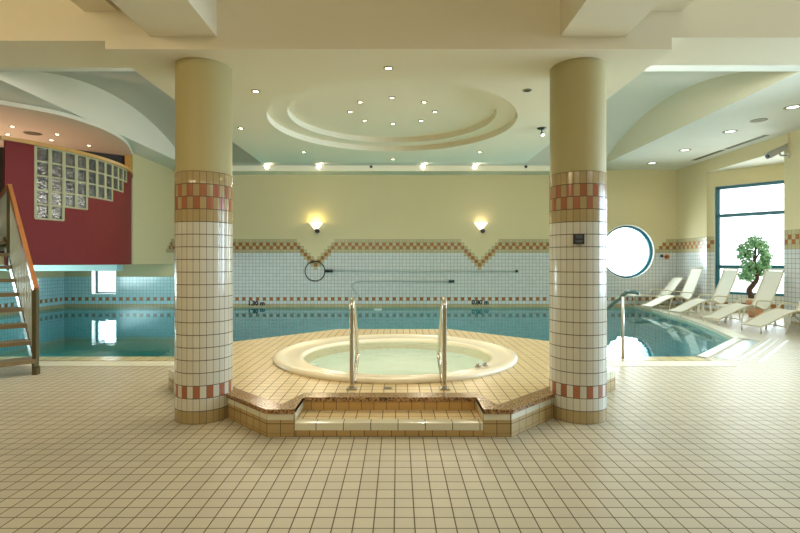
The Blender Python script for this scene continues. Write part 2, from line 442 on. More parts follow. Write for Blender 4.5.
# round window
def ringpts(r, y, n=64): return [(CIRX+r*math.cos(2*PI*k/n), y, CIRZ+r*math.sin(2*PI*k/n)) for k in range(n)]
b = MB()
def ringband(b, r0, y0, r1, y1, m, n=64):
    A, B_ = ringpts(r0, y0, n), ringpts(r1, y1, n)
    for k in range(n): b.face([A[k], A[(k+1) % n], B_[(k+1) % n], B_[k]], m, smooth=True)
ringband(b, CIRR, YB-.01, CIRR, YB+.10, white); ringband(b, CIRR, YB-.01, CIRR+.03, YB, white)
win = struct(b.build('window_1'))
b = MB()
ringband(b, CIRR, YB+.10, CIRR, YB+.27, teal); ringband(b, CIRR, YB+.10, CIRR-.07, YB+.10, teal); ringband(b, CIRR-.07, YB+.10, CIRR-.07, YB+.26, teal)
b.build('window_frame', win)
b = MB(); b.face(ringpts(CIRR-.08, YB+.24), pane); b.build('pane', win)

# small window in the far left corner of the back wall
x0, x1 = XL+si0*T, XL+si1*T; z0, z1 = 4*T-.0625, 11*T-.0625
b = MB()
for f in ([(x0,YB,z0),(x1,YB,z0),(x1,YB+.3,z0),(x0,YB+.3,z0)], [(x0,YB,z1),(x1,YB,z1),(x1,YB+.3,z1),(x0,YB+.3,z1)],
          [(x0,YB,z0),(x0,YB+.3,z0),(x0,YB+.3,z1),(x0,YB,z1)], [(x1,YB,z0),(x1,YB+.3,z0),(x1,YB+.3,z1),(x1,YB,z1)]): b.face(f, white)
win = struct(b.build('window_2'))
b = MB(); t = .05
b.box((x0+.0,YB+.25,z0),(x0+t+.02,YB+.3,z1),teal); b.box((x1-t,YB+.25,z0),(x1,YB+.3,z1),teal)
b.box((x0,YB+.25,z0),(x1,YB+.3,z0+t),teal); b.box((x0,YB+.25,z1-t),(x1,YB+.3,z1),teal)
b.build('window_frame', win)
b = MB(); b.face([(x0,YB+.28,z0),(x1,YB+.28,z0),(x1,YB+.28,z1),(x0,YB+.28,z1)], pane); b.build('pane', win)

# left wall (seen under the balcony), with a band of low windows
LW = (9.9375, 14.4375)
def leftfn(i, r):
    y = YB-(i+.5)*T
    if LW[0] < y < LW[1] and 4 <= r < 11: return None
    if r == 0: return wall_beige
    if r == 2: return wall_orange if i % 2 == 1 else wall_teal
    if r <= 8: return wall_teal
    return paint
b = MB(); wallgrid(b, (XL,YB,0), (0,-1,0), int((YB-8)/T), 13, leftfn)
b.face([(XL,8,-.0625),(XL,YF,-.0625),(XL,YF,5.2),(XL,8,5.2)], paint)
b.face([(XL,YB,1.5625),(XL,8,1.5625),(XL,8,5.2),(XL,YB,5.2)], paint)
struct(b.build('wall_left'))
def sidewindow(name, x, y0, y1, z0, z1, dx, nm=1):
    b = MB()
    for f in ([(x,y0,z0),(x,y1,z0),(x+dx,y1,z0),(x+dx,y0,z0)], [(x,y0,z1),(x,y1,z1),(x+dx,y1,z1),(x+dx,y0,z1)],
              [(x,y0,z0),(x+dx,y0,z0),(x+dx,y0,z1),(x,y0,z1)], [(x,y1,z0),(x+dx,y1,z0),(x+dx,y1,z1),(x,y1,z1)]): b.face(f, white)
    w = struct(b.build(name)); b = MB(); xa, xb = sorted((x+dx*.8, x+dx))
    b.box((xa,y0,z0),(xb,y0+.06,z1),teal); b.box((xa,y1-.06,z0),(xb,y1,z1),teal); b.box((xa,y0,z0),(xb,y1,z0+.06),teal); b.box((xa,y0,z1-.06),(xb,y1,z1),teal)
    for k in range(1, nm): yy = y0+(y1-y0)*k/nm; b.box((xa,yy-.03,z0),(xb,yy+.03,z1),teal)
    b.build('window_frame', w)
    b = MB(); xm = x+dx*.9; b.face([(xm,y0,z0),(xm,y1,z0),(xm,y1,z1),(xm,y0,z1)], pane); b.build('pane', w)
sidewindow('window_3', XL, LW[0]+.0625-.0625, LW[1]-.0, 4*T-.0625, 11*T-.0625, -.3, 4)

# right wall with the bay
SW = (2.5, 9.5, .6, 3.6)
b = MB()
wallgrid(b, (XR,YB,0), (0,-1,0), 14, 20, lambda i, r: std(i, r, phase=1))          # YB .. 16.25
b.face([(XR,YB,2.4375),(XR,16.25,2.4375),(XR,16.25,ZC),(XR,YB,ZC)], paint)
b.face([(XR,16.25,4.56),(XR,13,4.56),(XR,13,ZC),(XR,16.25,ZC)], paint)             # above the bay
wallgrid(b, (XR,13,0), (0,-1,0), 24, 20, lambda i, r: std(i, r))                      # 13 .. 10
b.face([(XR,13,2.4375),(XR,10,2.4375),(XR,10,ZC),(XR,13,ZC)], paint)
b.face([(XR,10,-.0),(XR,SW[1],0),(XR,SW[1],5.2),(XR,10,5.2)], paint); b.face([(XR,SW[0],0),(XR,YF,0),(XR,YF,5.2),(XR,SW[0],5.2)], paint)
b.face([(XR,SW[1],0),(XR,SW[0],0),(XR,SW[0],SW[2]),(XR,SW[1],SW[2])], paint); b.face([(XR,SW[1],SW[3]),(XR,SW[0],SW[3]),(XR,SW[0],5.2),(XR,SW[1],5.2)], paint)
struct(b.build('wall_right'))
sidewindow('window_4', XR, SW[0], SW[1], SW[2], SW[3], .25, 5)
# bay
bd = Vector((1.4,-1.6,0)).normalized(); BL = math.hypot(2.19, 2.5)
P1 = Vector((XR,16.3,0)); nrm = Vector((bd.y, -bd.x, 0)) * -1   # outward
if nrm.x < 0: nrm = -nrm
ws, we = .29, BL-.15; wz0, wz1 = .5625, 4.0625
b = MB()
def bayfn(i, r):
    s_ = (i+.5)*T
    if ws < s_ < we and r >= 5: return None
    return std(i, r)
wallgrid(b, P1, bd, int(BL/T)+1, 20, bayfn)
def bp(s_, z, o=0): p = P1+bd*s_+nrm*o; return (p.x, p.y, z)
nsi = math.ceil(ws/T-.5)*T; nse = math.ceil(we/T-.5)*T
b.face([bp(0,2.4375),bp(nsi,2.4375),bp(nsi,4.56),bp(0,4.56)], paint); b.face([bp(nse,2.4375),bp(BL,2.4375),bp(BL,4.56),bp(nse,4.56)], paint)
b.face([bp(nsi,wz1),bp(nse,wz1),bp(nse,4.56),bp(nsi,4.56)], paint)
b.face([(12.39,13.8,0),(12.39,13,0),(12.39,13,4.56),(12.39,13.8,4.56)], paint)
b.face([(12.39,13,0),(XR,13,0),(XR,13,4.56),(12.39,13,4.56)], paint)
b.face([(XR,13,4.56),(12.39,13,4.56),(12.39,13.8,4.56),(XR,16.3,4.56)], hall_p)
struct(b.build('wall_bay'))
b = MB()
for f in ([bp(nsi,wz0),bp(nse,wz0),bp(nse,wz0,.18),bp(nsi,wz0,.18)], [bp(nsi,wz1),bp(nse,wz1),bp(nse,wz1,.18),bp(nsi,wz1,.18)],
          [bp(nsi,wz0),bp(nsi,wz1),bp(nsi,wz1,.18),bp(nsi,wz0,.18)], [bp(nse,wz0),bp(nse,wz1),bp(nse,wz1,.18),bp(nse,wz0,.18)]): b.face(f, white)
win = struct(b.build('window_5'))
b = MB()
def bb_(s0, s1, z0, z1):
    c = P1+bd*((s0+s1)/2)+nrm*.12; c.z = (z0+z1)/2
    b.obox(c, bd*(s1-s0)/2, nrm*.035, Vector((0,0,(z1-z0)/2)), teal)
bb_(nsi, nsi+.13, wz0, wz1); bb_(nse-.1, nse, wz0, wz1); bb_(nsi, nse, wz0, wz0+.08); bb_(nsi, nse, wz1-.1, wz1)
bb_(nsi, nse, 1.39, 1.50); bb_(nsi, nse, 3.05, 3.16)
b.build('window_frame', win)
b = MB(); b.face([bp(nsi,wz0,.12),bp(nse,wz0,.12),bp(nse,wz1,.12),bp(nsi,wz1,.12)], pane); b.build('pane', win)

# front wall behind the camera
b = MB(); b.face([(XL,YF,0),(XR,YF,0),(XR,YF,5.2),(XL,YF,5.2)], paint); struct(b.build('wall_front'))

# ---------------------------------------------------------------- ceilings
VX0, VX1 = -7.35, 7.10; VY0, VY1 = 8.7, 17.2
def vz(y):
    c = (VY0+VY1)/2; h = (VY1-VY0)/2; RS = .95; R = (h*h+RS*RS)/(2*RS); return ZC+RS-R+math.sqrt(R*R-(y-c)**2)
b = MB(); NV = 40
ys = [VY0+(VY1-VY0)*k/NV for k in range(NV+1)]
for k in range(NV):
    b.face([(VX0,ys[k],vz(ys[k])),(VX1,ys[k],vz(ys[k])),(VX1,ys[k+1],vz(ys[k+1])),(VX0,ys[k+1],vz(ys[k+1]))], hall_p, smooth=True)
    for X in (VX0, VX1):
        b.face([(X,ys[k],ZC),(X,ys[k+1],ZC),(X,ys[k+1],vz(ys[k+1])),(X,ys[k],vz(ys[k]))], hall_p if X < 0 else tymp)
b.face([(VX0,5.0,ZC),(VX1,5.0,ZC),(VX1,VY0,ZC),(VX0,VY0,ZC)], hall_p)
b.face([(XL,5.0,ZC),(VX0,5.0,ZC),(VX0,YB,ZC),(XL,YB,ZC)], hall_p)
b.face([(VX1,5.0,ZC),(XR,5.0,ZC),(XR,YB,ZC),(VX1,YB,ZC)], hall_p)
b.face([(VX0,VY1,ZC),(VX1,VY1,ZC),(VX1,YB,ZC),(VX0,YB,ZC)], hall_p)
struct(b.build('ceiling'))
b = MB(); b.box((VX0+.002,17.2,4.78),(VX1-.002,YB-.002,5.10), ceil_p, skip='k'); struct(b.build('trim_4'))
b = MB(); b.face([(XL,YF,4.6),(XR,YF,4.6),(XR,5,4.6),(XL,5,4.6)], ceil_p); struct(b.build('ceiling_foyer'))

# cross beams
b = MB(); b.box((XL,4.67,3.70),(-2.78,5.33,5.1), ceil_p); struct(b.build('beam_left'))
b = MB(); b.box((2.60,4.67,3.73),(XR,5.33,5.1), ceil_p); struct(b.build('beam_right'))
for nm, xa, xb, zb in (('beam_column_left', -2.35, -1.72, 3.74), ('beam_column_right', 1.54, 2.16, 3.74), ('beam_edge_left', -2.98, -2.66, 3.98), ('beam_edge_right', 2.38, 2.69, 3.98)):
    b = MB(); b.box((xa,YF,zb),(xb,4.67,4.62), ceil_p, skip='k'); struct(b.build(nm))

# dropped ceiling with the stepped round dome
b = MB(); ZD = 3.62; R1, R2 = 1.78, 1.50; N = 64
x0, x1, y0, y1 = -2.78, 2.60, 4.67, 10.0
cir = [(CX+R1*math.cos(2*PI*k/N), CY+R1*math.sin(2*PI*k/N)) for k in range(N)]
def outer(k):
    t = 2*PI*k/N; c, s_ = math.cos(t), math.sin(t)
    L_ = []
    if c > 1e-9: L_.append((x1-CX)/c)
    if c < -1e-9: L_.append((x0-CX)/c)
    if s_ > 1e-9: L_.append((y1-CY)/s_)
    if s_ < -1e-9: L_.append((y0-CY)/s_)
    m_ = min(L_); return (CX+c*m_, CY+s_*m_)
out_ = [outer(k) for k in range(N)]
corners = [(x1,y1),(x0,y1),(x0,y0),(x1,y0)]
for k in range(N):
    a, c = out_[k], out_[(k+1) % N]
    pts = [cir[k], a]
    for q in corners:
        ta = math.atan2(a[1]-CY, a[0]-CX) % (2*PI); tc = math.atan2(c[1]-CY, c[0]-CX) % (2*PI); tq = math.atan2(q[1]-CY, q[0]-CX) % (2*PI)
        if tc < ta: tc += 2*PI
        if ta+1e-6 < tq < tc-1e-6: pts.append(q)
    pts += [c, cir[(k+1) % N]]
    b.face([(p[0],p[1],ZD) for p in pts], ceil_p)
b.lathe([(R1,ZD),(R1,ZD+.09),(R2,ZD+.09),(R2,ZD+.18),(0,ZD+.18)], (CX,CY), ceil_p, seg=N)
for k in range(len(b.smooth)): b.smooth[k] = False
b.face([(x0,y0,ZD),(x1,y0,ZD),(x1,y0,5.2),(x0,y0,5.2)], ceil_p)
for X in (x0, x1): b.face([(X,y0,ZD),(X,y1,ZD),(X,y1,5.9),(X,y0,5.9)], ceil_p)
b.face([(x0,y1,ZD),(x1,y1,ZD),(x1,y1,5.9),(x0,y1,5.9)], ceil_p)
struct(b.build('ceiling_dome'))

# gallery wall above the pool's left end
b = MB()
b.face([(-8.2,15.2,1.53),(-8.2,YB,1.53),(-8.2,YB,ZC),(-8.2,15.2,ZC)], paint)
b.face([(-8.2,15.2,1.53),(-8.35,15.2,1.53),(-8.35,15.2,ZC),(-8.2,15.2,ZC)], paint)
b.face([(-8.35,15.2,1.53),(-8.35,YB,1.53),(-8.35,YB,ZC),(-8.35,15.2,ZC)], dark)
for j in range(5):                         # stepped end of the tile border
    for r in range(4):
        if r <= j+0:
            y = YB-(5-j)*T; z = 1.9375+r*T
            m = wall_beige if r in (0, 3) or r == j else (wall_orange if (j+r) % 2 else wall_beige)
            b.face([(-8.197,y,z),(-8.197,y+T,z),(-8.197,y+T,z+T),(-8.197,y,z+T)], m, uv=[(0,0),(T,0),(T,T),(0,T)])
struct(b.build('wall_gallery'))
# balcony slab
DC = (-11.37, 12.75); DR = 3.92
ta0 = math.atan2(10.4-DC[1], -8.33-DC[0]); ta1 = math.atan2(15.2-DC[1], -8.3-DC[0])
arc = [(DC[0]+DR*math.cos(ta0+(ta1-ta0)*k/40), DC[1]+DR*math.sin(ta0+(ta1-ta0)*k/40)) for k in range(41)]
inset = [(DC[0]+(p[0]-DC[0])*.985, DC[1]+(p[1]-DC[1])*.985) for p in arc]
b = MB(); b.prism([(XL+.01,10.0)]+[(-8.6,10.3)]+inset+[(-8.36,15.25),(-8.36,YB-.01),(XL+.01,YB-.01)], 1.54, 1.74, paint); struct(b.build('floor_balcony'))
b = MB(); b.box((XL+.01,14.8,1.33),(-8.45,15.1,1.54), wall_teal and mat('waterlit_beam_paint', srgb(190, 222, 222), .6)); struct(b.build('beam_balcony'))  # teal light thrown up by the water is put into the beam's colour
# balcony soffit
sc_ = smooth_path([(-9.2,9.2,0),(-8.26,10.2,0),(-7.89,10.55,0),(-7.53,11.0,0),(-7.33,11.7,0),(-7.28,12.4,0),(-7.46,13.45,0),(-7.96,14.7,0),(-8.25,15.3,0)], 5)
b = MB(); pl = [(p.x,p.y) for p in sc_]+[(-8.36,YB-.02),(XL+.02,YB-.02),(XL+.02,9.2)]
b.prism(pl, 4.87, 4.965, hall_p, mbot=pink_p); struct(b.build('ceiling_balcony'))
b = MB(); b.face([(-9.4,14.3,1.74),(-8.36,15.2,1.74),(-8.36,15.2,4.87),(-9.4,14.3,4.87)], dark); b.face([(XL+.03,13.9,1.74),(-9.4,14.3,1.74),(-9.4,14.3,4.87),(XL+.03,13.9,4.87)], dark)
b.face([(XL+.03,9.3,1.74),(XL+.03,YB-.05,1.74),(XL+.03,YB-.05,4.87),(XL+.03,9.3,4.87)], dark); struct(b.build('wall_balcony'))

# ---------------------------------------------------------------- curved red balcony wall with glass blocks
dw = athing('curved_balcony_wall', 'curved dark red balcony wall with stepped glass blocks and wooden top rail', 'balcony wall', (-8.3,12.75,1.53))
ZR = 4.16
def ray_arc(px):
    k = (px-398)/492
    # solve |(k y, y) - DC| = DR on the near side with largest x
    A = k*k+1; Bq = -2*(k*DC[0]+DC[1]); Cq = DC[0]**2+DC[1]**2-DR*DR
    D = Bq*Bq-4*A*Cq
    y = (-Bq-math.sqrt(max(D, 0)))/(2*A); return math.atan2(y-DC[1], k*y-DC[0])
def arcband(b, t0, t1, z0, z1, r0, r1, m, n):
    for k in range(n):
        a = t0+(t1-t0)*k/n; c = t0+(t1-t0)*(k+1)/n
        P = lambda r, t: (DC[0]+r*math.cos(t), DC[1]+r*math.sin(t))
        q = [P(r0,a),P(r1,a),P(r1,c),P(r0,c)]
        b.face([(*q[1],z0),(*q[2],z0),(*q[2],z1),(*q[1],z1)], m); b.face([(*q[0],z0),(*q[3],z0),(*q[3],z1),(*q[0],z1)], m)
        b.face([(*p,z1) for p in q], m); b.face([(*p,z0) for p in reversed(q)], m)
        if k == 0: b.face([(*q[0],z0),(*q[1],z0),(*q[1],z1),(*q[0],z1)], m)
        if k == n-1: b.face([(*q[3],z0),(*q[2],z0),(*q[2],z1),(*q[3],z1)], m)
tb = ray_arc(35); BW = .305/DR; BH = .317
ncols = [5,5,4,4,3,3,3,2,2,1]
ZT = ZR-.015
b = MB()
arcband(b, ta0, tb, 1.53, ZR, DR-.10, DR, red, 6)
for j, n in enumerate(ncols):
    arcband(b, tb+j*BW, tb+(j+1)*BW, 1.53, ZT-n*BH, DR-.10, DR, red, 2)
    arcband(b, tb+j*BW, tb+(j+1)*BW, ZT, ZR, DR-.10, DR, red, 2)
arcband(b, tb+10*BW, ta1, 1.53, ZR, DR-.10, DR, red, 10)
b.build('red_wall_panel', dw)
b = MB(); grm = mat('block_joint', srgb(168, 162, 124), .6)
for j, n in enumerate(ncols):                         # white joints between blocks
    arcband(b, tb+j*BW-.004, tb+j*BW+.010, ZT-n*BH, ZT, DR-.09, DR+.004, grm, 1)
    arcband(b, tb+(j+1)*BW-.010, tb+(j+1)*BW+.004, ZT-n*BH, ZT, DR-.09, DR+.004, grm, 1)
    for k in range(n+1):
        arcband(b, tb+j*BW, tb+(j+1)*BW, ZT-k*BH-.02, ZT-k*BH+.02, DR-.09, DR+.004, grm, 2)
b.build('block_joints', dw)
for j, n in enumerate(ncols):
    for k in range(n):
        b = MB(); a = tb+j*BW+.010; c = tb+(j+1)*BW-.010
        arcband(b, a, c, ZT-(k+1)*BH+.02, ZT-k*BH-.02, DR-.085, DR-.008, blockglass, 2)
        b.build('glass_block', dw)
b = MB(); arcband(b, ta0-.02, ta1+.0, ZR, ZR+.08, DR-.14, DR+.05, wood, 40); b.build('top_rail', dw)
b = MB(); b.box((-8.34,15.02,ZR),(-8.19,15.19,4.87), wood); b.build('post', dw)

# ---------------------------------------------------------------- staircase
st = athing('staircase', 'open riser staircase with orange wooden handrail beside the pool', 'staircase', (-5.2,7.07,0))
up = Vector((-1,1,0)).normalized(); lat = Vector((-1,-1,0)).normalized(); RISE = .22; GO = .354
S0 = Vector((-5.25,7.10,0))
def sp(k, w=0, z=0): p = S0+up*(GO*(k-1))+lat*w; p.z = z; return p
SWD = 1.25
for k in range(1, 10):
    b = MB(); c = sp(k, SWD/2, k*RISE-.03)
    b.obox(c, up*.15, lat*SWD/2, Vector((0,0,.028)), treadm); b.build('tread', st)
for w_, nm in ((0, 'stringer'), (SWD, 'stringer')):
    b = MB(); a = sp(.55, w_, .06); c = sp(9.4, w_, 8.85*RISE+.06); b.bar(a, c, .045, .15, steelp)
    b.bar(sp(.6, w_, 0), sp(.6, w_, .12), .07, .07, steelp)
    b.build(nm, st)
b = MB(); LZ = 9*RISE
lp0, lp1 = sp(9.5, 0, LZ), Vector((-8.36,10.28,LZ))
d_ = (lp1-lp0); lw = lat*SWD
b.obox((lp0+lp1)/2+lw/2+Vector((0,0,-.08)), d_/2, lw/2, Vector((0,0,.08)), treadm); b.build('landing', st)
# handrail
RH = 1.05
top = sp(7.75, 0, 2.95); bot = sp(.75, 0, 1.22)
hr = MB(); hr.bar(bot+Vector((.01,0,-.02)), top, .06, .09, railwood); e = Vector((-8.25,10.2,top.z-.02)); hr.bar(top, e, .06, .09, railwood); hr.build('handrail', st)
b = MB(); b.bar(sp(.72, 0, 0), sp(.72, 0, 1.2), .06, .06, steelp); b.build('post', st)
b = MB(); b.bar(sp(7.75, 0, 7.5*RISE-.2), sp(7.75, 0, top.z), .06, .06, steelp); b.build('post', st)
for k in range(16):
    t_ = (k+1)/17; p = bot.lerp(top, t_); kk = .75+(7.75-.75)*t_
    b = MB(); c = Vector((p.x, p.y, 0)); zlo = kk*RISE-.02; zhi = p.z-.03
    b.obox((c.x,c.y,(zlo+zhi)/2), up*.012, lat*.012, Vector((0,0,(zhi-zlo)/2)), slat); b.build('baluster', st)
for k in range(12):
    t_ = (k+.5)/12; p = top.lerp(e, t_)
    b = MB(); b.obox((p.x,p.y,(LZ-.1+p.z-.03)/2), up*.03, lat*.012, Vector((0,0,(p.z-.03-LZ+.1)/2)), slat); b.build('baluster', st)

# ---------------------------------------------------------------- columns
def column(cx, cy, label, phase, rot):
    c = athing('tiled_column', label, 'column', (cx,cy,0)); R = .283; N = 28
    b = MB()
    for j in range(20):
        for i in range(N):
            if j == 0: m = col_beige
            elif j == 2: m = col_orange if (i+phase) % 2 == 0 else col_white
            elif j in (16, 19): m = col_beige
            elif j in (17, 18): m = col_orange if (i+j+1+phase) % 2 == 0 else col_beige
            else: m = col_white
            z0, z1 = j*T, (j+1)*T; pts = []; uvs = []
            for s_ in range(3):
                t0 = rot+2*PI*(i+s_/3)/N; t1 = rot+2*PI*(i+(s_+1)/3)/N
                b.face([(cx+R*math.cos(t0),cy+R*math.sin(t0),z0),(cx+R*math.cos(t1),cy+R*math.sin(t1),z0),(cx+R*math.cos(t1),cy+R*math.sin(t1),z1),(cx+R*math.cos(t0),cy+R*math.sin(t0),z1)],
                       m, uv=[(i+s_/3,j),(i+(s_+1)/3,j),(i+(s_+1)/3,j+1),(i+s_/3,j+1)], smooth=True)
    b.lathe([(R,2.5),(R-.006,2.503)], (cx,cy), col_beige, seg=84)
    b.build('tiled_shaft', c)
    b = MB(); b.lathe([(R-.006,2.5),(R-.006,3.625)], (cx,cy), column_p, seg=84); b.build('painted_shaft', c)
    return c
column(-2.02, 5.13, 'round tiled column left of the whirlpool, in front of the pool', 1, .0)
column(1.872, 5.13, 'round tiled column right of the whirlpool, carrying a small black sign', 0, .18)
# notice sign
sg = athing('notice_sign', 'small black square notice on the right column', 'sign', (1.885,4.83,1.83))
sx = (579-398)/492*4.82; b = MB()
b.box((sx-.052,4.817,1.775),(sx+.052,4.83,1.877), black); b.build('plate', sg)
b = MB(); inkm = mat('faded_print', srgb(96, 98, 96), .6)
for z in (1.862, 1.853, 1.844, 1.835, 1.812, 1.804, 1.796):
    b.box((sx-.036,4.8155,z-.0025),(sx+.036,4.817,z+.0025), inkm)
b.build('print', sg)

# ---------------------------------------------------------------- whirlpool platform
pf = athing('whirlpool_platform', 'octagonal tiled platform with brown granite edging and a step in front', 'platform', (CX,CY,0))
PZ = .25; GRZ = .215
SX0, SX1, SD = -.944, .779, .39         # step notch
b = MB()
foot = [(-1.2,4.5),(SX0,4.5),(SX0,4.9),(SX1,4.9),(SX1,4.5),(1.04,4.5),(2.74,6.2),(2.74,8.24),(1.04,9.9),(-1.2,9.9),(-2.88,8.24),(-2.88,6.18)]
n = len(foot)
acc = 0
for i in range(n):
    a, c = Vector(foot[i]+(0,)), Vector(foot[(i+1) % n]+(0,)); L_ = (c-a).length
    inner = i in (2,)                    # riser at the back of the notch
    zb = -.0 if a.y < 8.5 or c.y < 8.5 else -.1
    if i in (7, 8, 9): zb = -1.3
    def wf(z0, z1, m, uo=0): b.face([(a.x,a.y,z0),(c.x,c.y,z0),(c.x,c.y,z1),(a.x,a.y,z1)], m, uv=[(uo,z0),(uo+L_,z0),(uo+L_,z1),(uo,z1)])
    if inner:
        wf(T, GRZ, tile('upper_riser_tile', srgb(196, 155, 92), srgb(95, 75, 45), h=5, mortar=.0035, rough=.3, var=.06, ou=.045))
    else:
        if zb < 0: wf(zb, 0, pool_t)
        wf(0, .035, tile('cut_tile', srgb(178, 150, 98), srgb(95, 75, 45), h=.035, mortar=.003, rough=.3, var=.08))
        wf(.035, .155, tile('block_tile', srgb(178, 152, 102), srgb(95, 75, 45), h=.12, mortar=.0035, rough=.3, var=.08))
        wf(.155, PZ-.003, noset)
b.build('tiled_side', pf)
# top with round hole for the tub; the granite band rings the outside
top_in = [(-1.2,4.66),(-1.09,4.66),(SX0-.16+.0,4.66),(SX0-.0,5.06),(SX1,5.06),(SX1+.16,4.66)]
b = MB(); TR = 1.715; N = 64
outl = [(-1.13,4.66),(SX0-.15,4.66),(SX0-.02,5.06),(SX1+.02,5.06),(SX1+.15,4.66),(.97,4.66),(2.53,6.2),(2.74,6.41),(2.74,8.24),(1.04,9.9),(-1.2,9.9),(-2.88,8.24),(-2.88,6.39),(-2.68,6.19)]
bm = bmesh.new()
ov_ = [bm.verts.new((x,y,PZ)) for x, y in outl]; iv_ = [bm.verts.new((-.04+TR*math.cos(2*PI*k/N), 7.16+TR*math.sin(2*PI*k/N), PZ)) for k in range(N)]
ed = [bm.edges.new((ov_[k], ov_[(k+1) % len(ov_)])) for k in range(len(ov_))]+[bm.edges.new((iv_[k], iv_[(k+1) % N])) for k in range(N)]
bmesh.ops.triangle_fill(bm, use_beauty=True, use_dissolve=False, edges=ed, normal=(0,0,1))
for f in bm.faces: b.face([v.co.copy() for v in f.verts], plat_t)
bm.free()
b.build('tiled_top', pf)
# granite edging
b = MB()
gp_out = [(-2.45,5.72),(-1.21,4.485),(SX0+.0,4.485),(SX0+.0,4.885),(SX1,4.885),(SX1,4.485),(1.05,4.485),(2.29,5.72)]
gp_in = [(-2.35,5.86),(-1.13,4.66),(SX0-.15,4.66),(SX0-.02,5.06),(SX1+.02,5.06),(SX1+.15,4.66),(.97,4.66),(2.19,5.86)]
for i in range(len(gp_out)-1):
    o0, o1, i1_, i0_ = gp_out[i], gp_out[i+1], gp_in[i+1], gp_in[i]
    z0, z1 = GRZ, PZ+.006
    b.face([(*o0,z1),(*o1,z1),(*i1_,z1),(*i0_,z1)], gran); b.face([(*o0,z0),(*o1,z0),(*o1,z1),(*o0,z1)], gran)
    b.face([(*o0,z0),(*i0_,z0),(*i1_,z0),(*o1,z0)], gran); b.face([(*i0_,PZ-.01),(*i0_,z1),(*i1_,z1),(*i1_,PZ-.01)], gran)
b.build('granite_edging', pf)
# extra top between granite ends and side walls under/behind the columns
b = MB()
b.face([(-2.45,5.72,PZ-.002),(-2.35,5.86,PZ-.002),(-2.68,6.19,PZ-.002),(-2.88,6.39,PZ-.002),(-2.88,6.18,PZ-.002)], noset)
b.build('edge_tile', pf); b = MB()
b.face([(2.29,5.72,PZ-.002),(2.74,6.2,PZ-.002),(2.74,6.41,PZ-.002),(2.53,6.2,PZ-.002),(2.19,5.86,PZ-.002)], noset)
b.build('edge_tile', pf)
# step
b = MB()
b.box((SX0,4.55,0),(SX1,4.9,T-.001), plat_t, skip='bkf')
b.build('step_tread', pf)
b = MB(); nz = noset
b.box((SX0,4.5,.06),(SX1,4.62,T+.001), nz, skip='b'); b.box((SX0,4.505,0),(SX1,4.6,.06), tile('low_riser_tile', srgb(180, 148, 92), srgb(90, 70, 42), h=5, mortar=.0035, rough=.3, var=.08, ou=.06), skip='bt')
b.build('step_nosing', pf)

# tub
TC = (-.04, 7.16)
tb_ = athing('whirlpool_tub', 'round cream whirlpool tub set into the platform, filled with pale green water', 'hot tub', (CX,CY,PZ))
b = MB()
TI = (-.01, 6.98)
def rings(b, prof, m, seg=96):
    P = lambda q, t: (q[2][0]+q[0]*math.cos(t), q[2][1]+q[0]*math.sin(t), q[1])
    for k in range(len(prof)-1):
        for i in range(seg):
            t0, t1 = 2*PI*i/seg, 2*PI*(i+1)/seg
            f = [P(prof[k],t0), P(prof[k],t1), P(prof[k+1],t1), P(prof[k+1],t0)]
            b.face(f if prof[k+1][0] > 1e-6 else f[:3], m, smooth=True)
TM = ((TC[0]+TI[0])/2, (TC[1]+TI[1])/2)
rings(b, [(1.70,.24,TC),(1.725,.252,TC),(1.73,.28,TC),(1.715,.302,TC),(1.68,.312,TC),(1.63,.312,TC),(1.60,.304,TC),(1.52,.300,TM),(1.40,.298,TI),(1.37,.306,TI),(1.34,.308,TI),(1.315,.298,TI),(1.30,.27,TI),(1.27,.15,TI)], acryl)
b.build('rim', tb_)
b = MB(); rings(b, [(1.27,.15,TI),(1.2,-.02,TI),(1.1,-.06,TI),(.82,-.07,TI),(.76,-.12,TI),(.7,-.36,TI),(.6,-.40,TI),(0,-.41,TI)], tubin); b.build('shell', tb_)
b = MB(); b.face([(TI[0]+1.303*math.cos(2*PI*k/96), TI[1]+1.303*math.sin(2*PI*k/96), .276) for k in range(96)], tubwater); o = b.build('water', tb_)
for px in (478, 485.5):
    b = MB(); Y = 6.0 if px < 480 else 6.06; x = (px-398)/492*Y
    b.lathe([(0,.37),(.02,.368),(.028,.355),(.022,.345),(.04,.322),(.0,.32)], (x,Y), brushed, seg=16); b.build('valve_knob', tb_)
# drain plate on the platform
b = MB(); b.box((-.16,5.20,.2505),(-.06,5.30,.255), brushed)
for k in range(4): b.box((-.15,5.215+k*.02,.255),(-.07,5.223+k*.02,.256), black)
tag(b.build('floor_drain'), 'small square metal drain between the two handrails', 'drain')

# handrails of the tub
def tubrail(x, label, inward):
    h = athing('handrail', label, 'handrail', (x,5.23,PZ), 'curved steel handrails at the whirlpool')
    y = 5.23
    pts = smooth_path([(x,y,.26),(x,y,.6),(x,y,1.0),(x,y,1.12),(x,y+.02,1.18),(x,y+.07,1.20),(x,y+.14,1.17),(x,y+.3,1.0),(x,y+.62,.62),(x,y+.70,.52),(x,y+.66,.44),(x,y+.42,.36),(x,y+.27,.30),(x,y+.25,.255)], 5)
    b = MB(); b.tube(pts, .025, chrome, 12); b.build('rail', h)
    b = MB(); b.box((x-.055,y-.055,.2505),(x+.055,y+.055,.262), brushed); b.build('base_plate', h)
    for dx in (-.04, .04):
        for dy in (-.04, .04):
            b = MB(); b.lathe([(0,.268),(.006,.267),(.008,.262)], (x+dx,y+dy), chrome, seg=8); b.build('bolt', h)
tubrail(-.49, 'left of the two polished steel handrails at the whirlpool', 1)
tubrail(.494, 'right of the two polished steel handrails at the whirlpool', -1)

